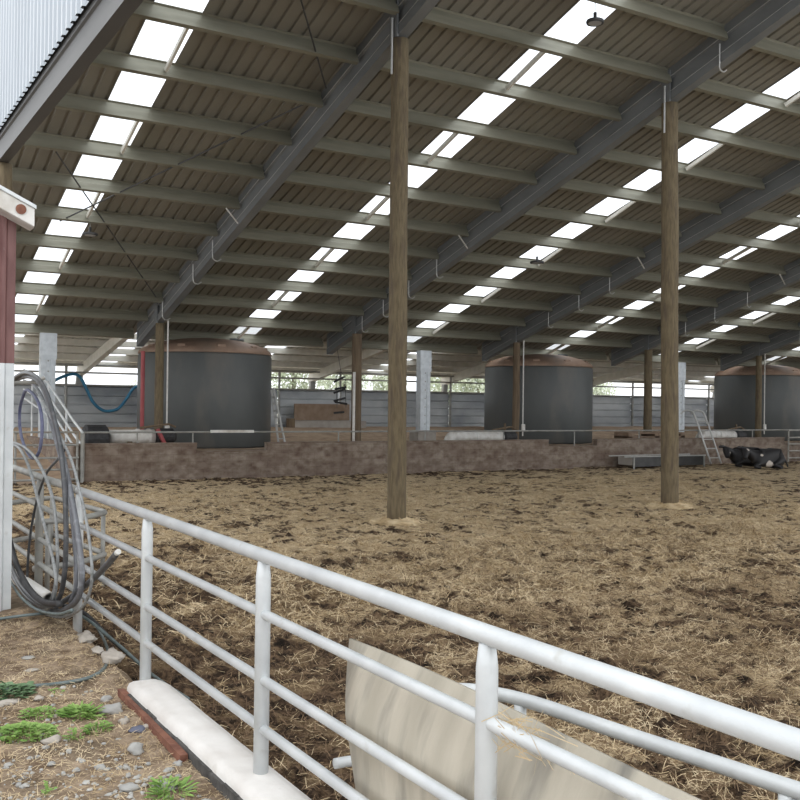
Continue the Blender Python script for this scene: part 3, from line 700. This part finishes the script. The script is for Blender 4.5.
# ------------------------------------------------------------------ near pipe fence
XF = 1.733
t = thing('pipe_fence', (XF, 5, .3), 'white galvanised four-rail pipe fence along the near side of the pen', 'fence')
for z, r in ((1.316, .0305), (1.058, .022), (.765, .022), (.548, .022)):
    MB().tube([(XF, -2.5, z), (XF, 7.6, z)], r, 16).build('rail', 'galv', t, True)
for y in (-1.1, .63, 2.36, 4.05, 5.82, 7.58):
    MB().tube([(XF, y, .2), (XF, y, 1.22), (XF, y, 1.29)], [.034, .034, .026], 16).build('post', 'galv', t, True)
t = thing('pipe_fence', (XF, 10, .3), 'duller grey stretch of pipe fence seen behind the hanging hoses', 'fence')
for z, r in ((1.316, .031), (1.058, .0235), (.765, .0235), (.548, .0235)):
    MB().tube([(XF, 7.62, z), (XF, 12.95, z)], r, 12).build('rail', 'galv_old', t, True)
for y in (9.08, 10.9, 12.7):
    MB().tube([(XF, y, .1), (XF, y, 1.22), (XF, y, 1.30)], [.036, .036, .022], 12).build('post', 'galv_old', t, True)

# kerb
mb = MB(); L_ = []
pts = [(1.575, .05), (1.575, .315), (1.59, .342), (1.62, .352), (1.745, .350), (1.79, .335), (1.815, .2), (1.82, .05)]
stations = [(-2.5, 1)] + [(y/4, 1) for y in range(-8, 22)] + [(5.6, 1), (5.74, .93), (5.82, .8), (5.87, .6), (5.89, .3)]
for (y, sc) in stations:
    for (x, z) in pts:
        w = noise.noise(Vector((y*2.2, x*5, 2)))*.008
        mb.v.append((1.725+(x-1.70)*sc+w, y, .05+(z-.05)*(.55+.45*sc)+w*.6))
n = len(pts)
for j in range(len(stations)-1):
    for i in range(n-1): a = j*n+i; mb.f.append((a, a+1, a+n+1, a+n))
mb.f.append(tuple(range((len(stations)-1)*n, len(stations)*n)))
o = mb.build('trim_kerb', 'conc_white'); tag(o, kind='structure')
for p_ in o.data.polygons: p_.use_smooth = True
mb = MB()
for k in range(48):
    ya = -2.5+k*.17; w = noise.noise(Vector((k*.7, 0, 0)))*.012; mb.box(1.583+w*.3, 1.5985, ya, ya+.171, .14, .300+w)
struct('trim_kerb_face', mb, 'dark_conc')  # thin dark strip over the outer side face of the kerb
tag(MB().bar(atZ(121, 692, .275), atZ(184, 759, .27), .04, .04).build('rusty_strip', 'rust'), 'rust-red steel strip lying on the ground along the white kerb', 'steel strip')

# curved weathered sheet behind the rails
mb = MB(); nj, nk = 24, 14
def shp(u, v):   # u along 0..1 (far to near), v up 0..1
    y = 3.56-2.95*u; z = .18+.85*v + .012*math.sin(u*7)
    y += -.22*(1-v)*(1-u); lip = .28*max(0, v-.70)**1.3*2.2; x = 1.78 + lip + .04*(1-v); y -= (.129-lip)*1.0*(1-u) + .008*math.sin(u*14); return Vector((x, y, z))
for th in (0, .012):
    for j in range(nj+1):
        for k in range(nk+1): q = shp(j/nj, k/nk); mb.v.append((q.x+th, q.y, q.z))
N = (nj+1)*(nk+1)
for b0 in (0, N):
    for j in range(nj):
        for k in range(nk): a = b0+j*(nk+1)+k; mb.f.append((a, a+1, a+nk+2, a+nk+1) if b0 else (a, a+nk+1, a+nk+2, a+1))
for k in range(nk): mb.f.append((k, k+1, N+k+1, N+k)); q = nj*(nk+1); mb.f.append((q+k, N+q+k, N+q+k+1, q+k+1))
for j in range(nj): a = j*(nk+1)+nk; mb.f.append((a, a+nk+1, N+a+nk+1, N+a)); a = j*(nk+1); mb.f.append((a, N+a, N+a+nk+1, a+nk+1))
tag(mb.build('plastic_sheet', 'sheet', smooth=True), 'weathered beige curved plastic sheet standing behind the fence rails', 'sheet')

# pipe hoop frames inside the pen
def ring(t, pts, r, m, name='hoop_rail'): MB().tube(smooth_path(pts, 5), r, 12).build(name, m, t, True)
t = thing('pipe_hoop', (2.3, 2.2, 0), 'galvanised pipe hoop frame standing in the pen beyond the plastic sheet', 'pipe frame', 'pipe hoop frames in the pen')
top = [(1.97, 3.16, .90), (2.03, 3.19, .90), (2.13, 3.13, .90), (2.22, 3.05, .90), (2.30, 2.85, .90), (2.36, 2.4, .90), (2.45, 1.81, .90), (2.58, .9, .90), (2.66, .2, .9)]
ring(t, top, .026, 'galv')
ring(t, [(1.88, 3.62, .50), (1.99, 3.60, .5), (2.15, 3.45, .5), (2.3, 3.0, .5), (2.4, 2.3, .5), (2.6, .6, .5)], .022, 'galv')
for (x, y, z) in ((2.285, 2.9, .9), (2.44, 1.85, .9), (2.57, .95, .9)): MB().tube([(x, y, -.02), (x, y, z-.02)], .024, 10).build('leg', 'galv', t, True)
t = thing('pipe_hoop', (2.3, 11.2, 0), 'grey pipe hoop frame standing in the pen behind the hanging hoses', 'pipe frame', 'pipe hoop frames in the pen')
base = [(1.86, 11.9), (2.2, 12.25), (2.52, 12.4), (2.6, 11.8), (2.68, 11.0), (2.70, 10.65), (2.62, 10.5), (2.35, 10.2), (2.1, 10.08), (1.86, 10.0)]
for z, mm in ((.8, 'galv_old'), (.35, 'galv_old')):
    b_ = [(x, y, z) for x, y in base]; ring(t, b_, .03, mm)
for x, y in ((2.5, 12.35), (2.69, 10.65), (2.0, 10.05), (1.95, 11.95)): MB().tube([(x, y, -.02), (x, y, .8)], .024, 10).build('leg', 'galv_old', t, True)

# ------------------------------------------------------------------ corner column with gutter
t = thing('corner_column', (1.28, 8.75, GZ), 'corner flashing column, maroon above and grey-white below, at the edge of the near building', 'column')
pc = [(1.0, 8.6), (1.30, 8.6), (1.315, 8.58), (1.345, 8.58), (1.36, 8.6), (1.425, 8.6), (1.425, 8.9), (1.0, 8.9)]
MB().prism(pc, .22, 2.30, lambda tt, u, v: (u, v, tt)).build('lower_flashing', M['galv'], t)
MB().prism(pc, 2.301, 3.58, lambda tt, u, v: (u, v, tt)).build('upper_flashing', 'maroon', t)
t = thing('gutter', (1.2, 8.55, 3.6), 'dirty white sloping gutter end with a round rust stain above the maroon column', 'gutter')
g0, g1 = Vector((.55, 8.5, 3.965)), Vector((1.535, 8.5, 3.50))
mb = MB().prism([(-.09, -.08), (-.05, -.09), (.10, -.09), (.10, .075), (.06, .09), (-.07, .09), (-.09, .06)], 0, 1, lambda tt, u, v: tuple(g0.lerp(g1, tt)+Vector((0, u, v))))
gch = mb.build('channel', 'white_paint', t, bevel=.006)
MB().prism([(-.105, .07), (-.105, .10), (.12, .10), (.12, .07)], 0, 1.01, lambda tt, u, v: tuple(g0.lerp(g1, tt)+Vector((0, u, v)))).build('top_lip', 'galv', t)
mb = MB(); c = g0.lerp(g1, .89)+Vector((0, -.094, 0)); mb.v.append(tuple(c)); n = 18
for k in range(n): a = 2*math.pi*k/n; mb.v.append((c.x+.042*math.cos(a), c.y-.003, c.z+.042*math.sin(a)))
mb.v = [(a, b_-.002, d) for a, b_, d in mb.v]
for k in range(n): mb.f.append((0, 1+k, 1+(k+1) % n))
mb.build('rust_patch', 'rust', gch)
tag(MB().box(-3, .995, 8.65, 8.85, .1, 3.9).build('wall_shed', 'maroon'), kind='structure')

# ------------------------------------------------------------------ hoses
def hose(pts, r, m, lab, X=1.6, cap=True, wob=0):
    path = []
    for i, p_ in enumerate(pts):
        q = atX(p_[0], p_[1], X) if len(p_) == 2 else atX(p_[0], p_[1], p_[2]); path.append(q)
    o = MB().tube(smooth_path(path, 6), r, 10).build('hose', m, smooth=True); return tag(o, lab, 'hose', 'hoses hung on the corner column')
hose([(6, 400), (12, 386), (20, 378), (32, 377), (42, 386), (50, 406), (58, 438), (66, 470), (74, 510), (80, 550), (82, 578), (78, 598), (66, 609), (50, 612), (30, 603), (14, 588), (5, 560)], .021, 'hose_grey', 'thick grey hose in the outer big loop, the highest arch over the peg', 1.61)
hose([(6, 396), (12, 381), (24, 373), (36, 377), (46, 392), (55, 422), (61, 452), (65, 495), (66, 540), (64, 578), (58, 600), (46, 607), (28, 598), (12, 575)], .019, 'hose_dark', 'thick dark hose hanging nearly straight inside the big grey loop', 1.57)
hose([(8, 388), (16, 384), (28, 382), (38, 390), (47, 410), (56, 442), (63, 470), (71, 512), (75, 552), (76, 585), (70, 602)], .014, 'hose_grey', 'grey hose close inside the thick grey loop', 1.645)
hose([(38, 392), (50, 415), (62, 440), (72, 462), (80, 492), (87, 525), (91, 555), (92, 578), (88, 597), (78, 611), (60, 617), (45, 614)], .011, 'hose_pale', 'thin pale ribbed hose on the side of the loops nearest the fence post', 1.63)
hose([(8, 446), (18, 447), (27, 462), (36, 492), (45, 528), (53, 560), (56, 585), (51, 605), (42, 612)], .013, 'hose_pale', 'pale hose leaving the column low and hanging down to the ground', 1.55)
hose([(8, 442), (20, 445), (34, 456), (46, 478), (54, 505), (57, 540), (57, 572), (52, 598), (44, 608)], .013, 'hose_pale', 'second pale hose, bowed further out from the column', 1.59)
hose([(66, 448), (58, 459), (46, 474), (37, 500), (31, 530), (28, 560), (27, 588)], .011, 'hose_dark', 'thin dark hose curving away from the other loops behind them', 1.65)
hose([(6, 520), (11, 545), (18, 568), (30, 590), (44, 602), (60, 604)], .024, 'black', 'fat black hose slumped against the foot of the column', 1.50)
hose([(5, 545), (12, 568), (24, 590), (40, 603), (56, 607)], .018, 'hose_dark', 'dark hose slumped below the fat black one', 1.53)
hose([(4, 560), (10, 580), (22, 598), (38, 610), (58, 614), (72, 610)], .011, 'hose_green', 'thin greenish striped hose lying lowest at the foot of the column', 1.48)
o = hose([(30, 603), (45, 606), (58, 604), (72, 596), (92, 580), (106, 566), (117, 553)], .021, 'hose_dark', 'cut dark hose end sticking up and out past the fence post', 1.66)
e0, e1 = atX(116, 554, 1.66), atX(118.3, 551.7, 1.66)
MB_e = MB().tube([e0, e1], .0185, 12).build('cut_end', 'white_paint', o)
hose([(25, 391), (20, 408), (20, 428), (24, 445), (32, 458), (39, 452), (42, 432), (41, 412), (36, 398), (28, 390), (24, 393)], .014, 'blue_flat', 'faded blue lay-flat hose loop hanging inside the arch of the big hoses', 1.62)
# ground hoses
pts = [atZ(px, py, out_h(*atZ(px, py, GZ)[:2])+.012) for px, py in ((-8, 620), (20, 616), (50, 613), (80, 613), (93, 622), (102, 636), (108, 652), (105, 667), (88, 678), (55, 684), (20, 687), (2, 691))]
tag(MB().tube(smooth_path(pts, 6), .0115, 8).build('hose', 'hose_green', smooth=True), 'green striped hose lying in a wide loop on the bare ground', 'hose')
pts = [Vector((1.66, 8.15, .32)), Vector((1.80, 7.75, .33)), Vector((1.93, 7.2, .22)), Vector((2.02, 6.6, .12)), Vector((2.10, 6.1, .08))]
tag(MB().tube(smooth_path(pts, 6), .012, 8).build('hose', 'hose_green', smooth=True), 'hose running under the fence into the pen', 'hose')
pts = [Vector((1.70, 8.4, .33)), Vector((1.84, 7.9, .33)), Vector((1.95, 7.5, .2)), Vector((2.02, 7.2, .13))]
tag(MB().tube(smooth_path(pts, 6), .016, 8).build('hose', 'black', smooth=True), 'short black hose slipping under the fence', 'hose')
# peg carrying the hoses
tag(MB().tube([(1.424, 8.72, 2.14), (1.60, 8.72, 2.15), (1.69, 8.72, 2.19)], .016, 8).build('steel_peg', 'galv_dirty'), 'small steel peg on the column carrying the hose loops', 'peg')
# white pipe offcut
a, b_ = atZ(50, 600, .37), atZ(2, 568, .37)
t = thing('pipe_offcut', a, 'fat off-white plastic pipe offcut lying behind the hoses', 'pipe')
MB().tube([a, b_], .058, 20, cap=False).build('tube', 'white_paint', t, True)
MB().tube([a, b_], .050, 20, cap=False).build('inner_wall', 'white_paint', t, True)
tag(MB().blob((1.76, 7.95, .33), .06, 3, .3, 12, (1, 1, .8)).build('concrete_lump', 'stone_pale'), 'pale lump of concrete under the hose ends', 'lump')

# ------------------------------------------------------------------ stones, weeds, gravel, straw
stl = [((113, 711), .052, 'stone', 'large rounded grey stone near the far end of the white kerb', (1.35, 1, .65)), ((106, 699), .03, 'stone', 'smaller grey stone resting behind the large rounded one', (1.2, 1, .7)),
       ((136, 751), .04, 'stone', 'angular pale grey stone between the rusty strip and the gravel', (1, 1, .8)), ((138, 731), .042, 'slate', 'dark blue-grey slate chip beside the rusty strip', (1.2, 1, .35)),
       ((124, 724), .03, 'stone_pale', 'small rounded tan stone beside the slate chip', (1, 1, .6)), ((28, 660), .035, 'stone', 'flat grey stone alone on the bare soil inside the hose loop', (1.2, 1, .4)),
       ((32, 671), .03, 'stone_pale', 'flat tan chip below the grey stone inside the hose loop', (1.6, 1, .3)), ((8, 703), .045, 'stone_pale', 'pale flat stone beside the dark clover', (1.5, .8, .4)),
       ((39, 700), .026, 'stone_pale', 'small pale stone under the ground hose near the weeds', (1.2, 1, .5)), ((52, 742), .034, 'stone_pale', 'pale stone below the biggest weed patch', (1.3, 1, .6)),
       ((54, 716), .022, 'stone_pale', 'tiny white stone among the weeds', (1, 1, .6)), ((147, 729), .022, 'stone_pale', 'white chip touching the rusty strip', (1, 1, .7)),
       ((100, 768), .024, 'stone', 'small grey stone on the gravel', (1.1, 1, .6)), ((165, 787), .045, 'stone', 'mossy grey stone at the lower edge of the picture', (1.3, 1, .5)), ((130, 790), .035, 'stone', 'grey stone half sunk in the gravel near the bottom', (1.2, 1, .5)),
       ((103, 648), .0, 'stone_pale', '', (1, 1, 1)), ((178, 765), .022, 'stone', 'little stone where the rusty strip ends', (1, 1, .6))]
for i, (pp, r, mm, lab, fl_) in enumerate(stl):
    if r == 0: continue
    q = atZ(pp[0], pp[1], GZ); z = out_h(q.x, q.y)
    tag(MB().blob((q.x, q.y, z+r*fl_[2]*.35), r, i, .3, 12, fl_).build('stone', mm, smooth=True), lab, 'stone', 'stones on the near ground')
for i, (x, y, r) in enumerate(((1.70, 7.15, .085), (1.72, 6.55, .10), (1.68, 6.75, .05))):
    tag(MB().blob((x, y, .30), r*.85, i+40, .45, 14, (.8, 1.7, .4)).build('concrete_lump', 'stone_pale', smooth=True), ['white concrete lump under the fence beside the ground hose', 'larger white concrete lump between the ground hose and the kerb end', 'small white concrete lump between the two larger ones'][i], 'lump')

def weed(c, n, R, ls, m, lab, round_=True):
    mb = MB()
    for k in range(n):
        a = random.uniform(0, 6.28); rr = R*math.sqrt(random.random()); z = random.uniform(.01, .05)*(1.3-rr/R)+.004
        x, y = c[0]+rr*math.cos(a), c[1]+rr*math.sin(a); base = Vector((x, y, out_h(x, y)+z)); d = Vector((math.cos(a+random.uniform(-.8, .8)), math.sin(a+random.uniform(-.8, .8)), random.uniform(-.1, .5))).normalized()
        s_ = d.cross(Vector((0, 0, 1))).normalized(); l = ls*random.uniform(.6, 1.3); w = l*(.45 if round_ else .08); upv = Vector((0, 0, .15*l))
        mb.quad(base, base+d*l*.35+s_*w-upv*.2, base+d*l*.8+s_*w*.8, base+d*l+upv*-.5, base+d*l*.8-s_*w*.8, base+d*l*.35-s_*w-upv*.2)
        if k % 3 == 0: mb.tube([(x, y, out_h(x, y)), tuple(base)], .002, 4)
    return tag(mb.build('weed', m), lab, 'weed', 'weeds on the near ground')
def wp(px, py): q = atZ(px, py, GZ+.02); return (q.x, q.y)
weed(wp(10, 692), 150, .12, .045, 'leaf_dark', 'bluish green clover patch at the photo edge, where the ground hose ends')
weed(wp(26, 732), 330, .15, .026, 'leaf', 'largest light green weed patch on the gravel edge')
weed(wp(40, 712), 130, .10, .022, 'leaf', 'thin light green weed patch above the largest one')
weed(wp(76, 710), 90, .08, .036, 'leaf', 'leafy green weed tuft in the middle of the bare ground')
weed(wp(82, 712), 70, .06, .075, 'leaf', 'grass tuft growing out of the leafy weed', False)
weed(wp(98, 727), 90, .07, .022, 'leaf', 'small weed patch toward the rounded grey stone')
weed(wp(170, 790), 60, .07, .07, 'leaf', 'grass tuft beside the mossy stone', False)
weed(wp(165, 784), 40, .06, .025, 'leaf', 'little leafy weed beside the lower grass tuft')
weed(wp(75, 735), 30, .05, .022, 'leaf', 'sparse seedlings below the leafy tuft')
weed(wp(48, 788), 18, .03, .02, 'leaf', 'lone seedling in the gravel near the bottom edge')
weed(wp(55, 690), 12, .04, .02, 'leaf', 'few seedlings just below the ground hose')

mb = MB()
for k in range(2600):
    x = random.uniform(.3, 1.5); y = random.uniform(2.8, 6.2)
    d_ = (x-.9)*.9 + (y-4.6)*1.0
    if d_ > random.uniform(-.4, .9) and random.random() < .85: continue
    r = random.choice((.004, .006, .008, .012, .016))*random.uniform(.7, 1.2)
    mb.blob((x, y, out_h(x, y)+r*.3), r, k, .3, 6, (random.uniform(.8, 1.4), 1, .6))
tag(mb.build('gravel', 'stone'), 'loose grey gravel scattered on the near ground', 'gravel', kind='stuff')

def strands(n, region, lmin, lmax, w, hz, seed, zoff=.0, tilt=.35):
    rnd = random.Random(seed); mb = MB()
    for k in range(n):
        x, y = region(rnd); z = hz(x, y)+zoff+rnd.uniform(0, .018); a = rnd.uniform(0, 3.14); l = rnd.uniform(lmin, lmax)/2; tz = rnd.gauss(0, tilt)*l
        d = Vector((math.cos(a)*l, math.sin(a)*l, tz)); s_ = Vector((-math.sin(a), math.cos(a), rnd.uniform(-.8, .8))).normalized()*w; c = Vector((x, y, z)); bnd = Vector((0, 0, rnd.uniform(-.2, .3)*l))
        mb.quad(c-d-s_, c-s_+bnd, c+s_+bnd, c-d+s_); mb.quad(c-s_+bnd, c+d-s_*.5, c+d+s_*.5, c+s_+bnd)
    return mb
def reg_near(r):
    while 1:
        y = 1.5+10*r.random()**1.1; x = 1.95+(1.2+y*.95)*r.random()
        if patch(x, y) + .3*r.gauss(0, 1) > -.15 and clean(x, y) > r.uniform(-.25, .9): return x, y
def reg_mid(r):
    while 1:
        y = 8+13*r.random(); x = 2.2+(3+y*.95)*r.random()
        if patch(x, y) + .2*r.gauss(0, 1) > 0: return x, y
def reg_all(r):
    y = 1.5+10*r.random()**1.1; return 1.95+(1.2+y*.95)*r.random(), y
def reg_out(r): 
    return r.uniform(.3, 1.7), r.uniform(4.0, 8.4)
tag(strands(42000, reg_near, .04, .12, .0021, floor_h, 1, .006).build('loose_straw', 'straw'), 'pale loose straw scattered over the near part of the pen', 'straw', kind='stuff')
tag(strands(42000, reg_all, .03, .10, .0028, floor_h, 2, .004, .5).build('trodden_straw', 'straw_brown'), 'brown trodden straw matted over the near part of the pen', 'straw', kind='stuff')
tag(strands(40000, reg_mid, .06, .18, .0045, floor_h, 3, .006).build('loose_straw', 'straw'), 'golden loose straw scattered over the middle of the pen', 'straw', kind='stuff')
def ok_out(r):
    while 1:
        x, y = reg_out(r)
        if x < 1.9: return x, y
tag(strands(14000, ok_out, .015, .07, .0013, out_h, 4, -.004).build('straw_litter', 'straw'), 'fine straw litter on the bare ground outside the fence', 'straw', kind='stuff')
rnd = random.Random(9); mb = MB()
for k in range(70):
    c = Vector((XF+rnd.uniform(-.02, .06), 2.33-abs(rnd.gauss(0, .12)), 1.07+rnd.uniform(-.06, .03))); d = Vector((rnd.uniform(-.3, .3), rnd.uniform(-1, 1), rnd.uniform(-.6, .3))).normalized()*rnd.uniform(.02, .07); w = Vector((0, 0, .0015)); mb.quad(c-d-w, c+d-w, c+d+w, c-d+w)
tag(mb.build('straw_wisp', 'straw'), 'wisp of hay caught on the second rail beside the near post', 'hay', kind='stuff')

# ------------------------------------------------------------------ trees far behind
def tree_mesh(seed, h, R):
    rnd = random.Random(seed); mb = MB(); lobes = [Vector((rnd.uniform(-.6, .6)*R, rnd.uniform(-.6, .6)*R, h*rnd.uniform(.35, .85))) for _ in range(9)]
    for k in range(2600):
        c0 = rnd.choice(lobes); d = Vector((rnd.gauss(0, 1), rnd.gauss(0, 1), rnd.gauss(0, 1))).normalized()*R*.5*rnd.random()**.35; c = c0+d; a = Vector((rnd.gauss(0, 1), rnd.gauss(0, 1), rnd.gauss(0, 1))).normalized(); b = a.cross(Vector((0.3, .2, 1))).normalized(); s_ = rnd.uniform(.12, .3)
        mb.quad(c-a*s_, c+b*s_*.6, c+a*s_, c-b*s_*.6)
    return mb
variants = []
for v in range(3):
    mb = tree_mesh(v, 9, 3.3); me = bpy.data.meshes.new('foliage'); me.from_pydata(mb.v, [], mb.f); me.materials.append(M['tree'])
    tb = MB().tube([(0, 0, 0), (.1, 0, 3), (0, .1, 7)], [.3, .22, .08], 8); me2 = bpy.data.meshes.new('trunk'); me2.from_pydata(tb.v, [], tb.f); me2.materials.append(M['bark']); variants.append((me, me2))
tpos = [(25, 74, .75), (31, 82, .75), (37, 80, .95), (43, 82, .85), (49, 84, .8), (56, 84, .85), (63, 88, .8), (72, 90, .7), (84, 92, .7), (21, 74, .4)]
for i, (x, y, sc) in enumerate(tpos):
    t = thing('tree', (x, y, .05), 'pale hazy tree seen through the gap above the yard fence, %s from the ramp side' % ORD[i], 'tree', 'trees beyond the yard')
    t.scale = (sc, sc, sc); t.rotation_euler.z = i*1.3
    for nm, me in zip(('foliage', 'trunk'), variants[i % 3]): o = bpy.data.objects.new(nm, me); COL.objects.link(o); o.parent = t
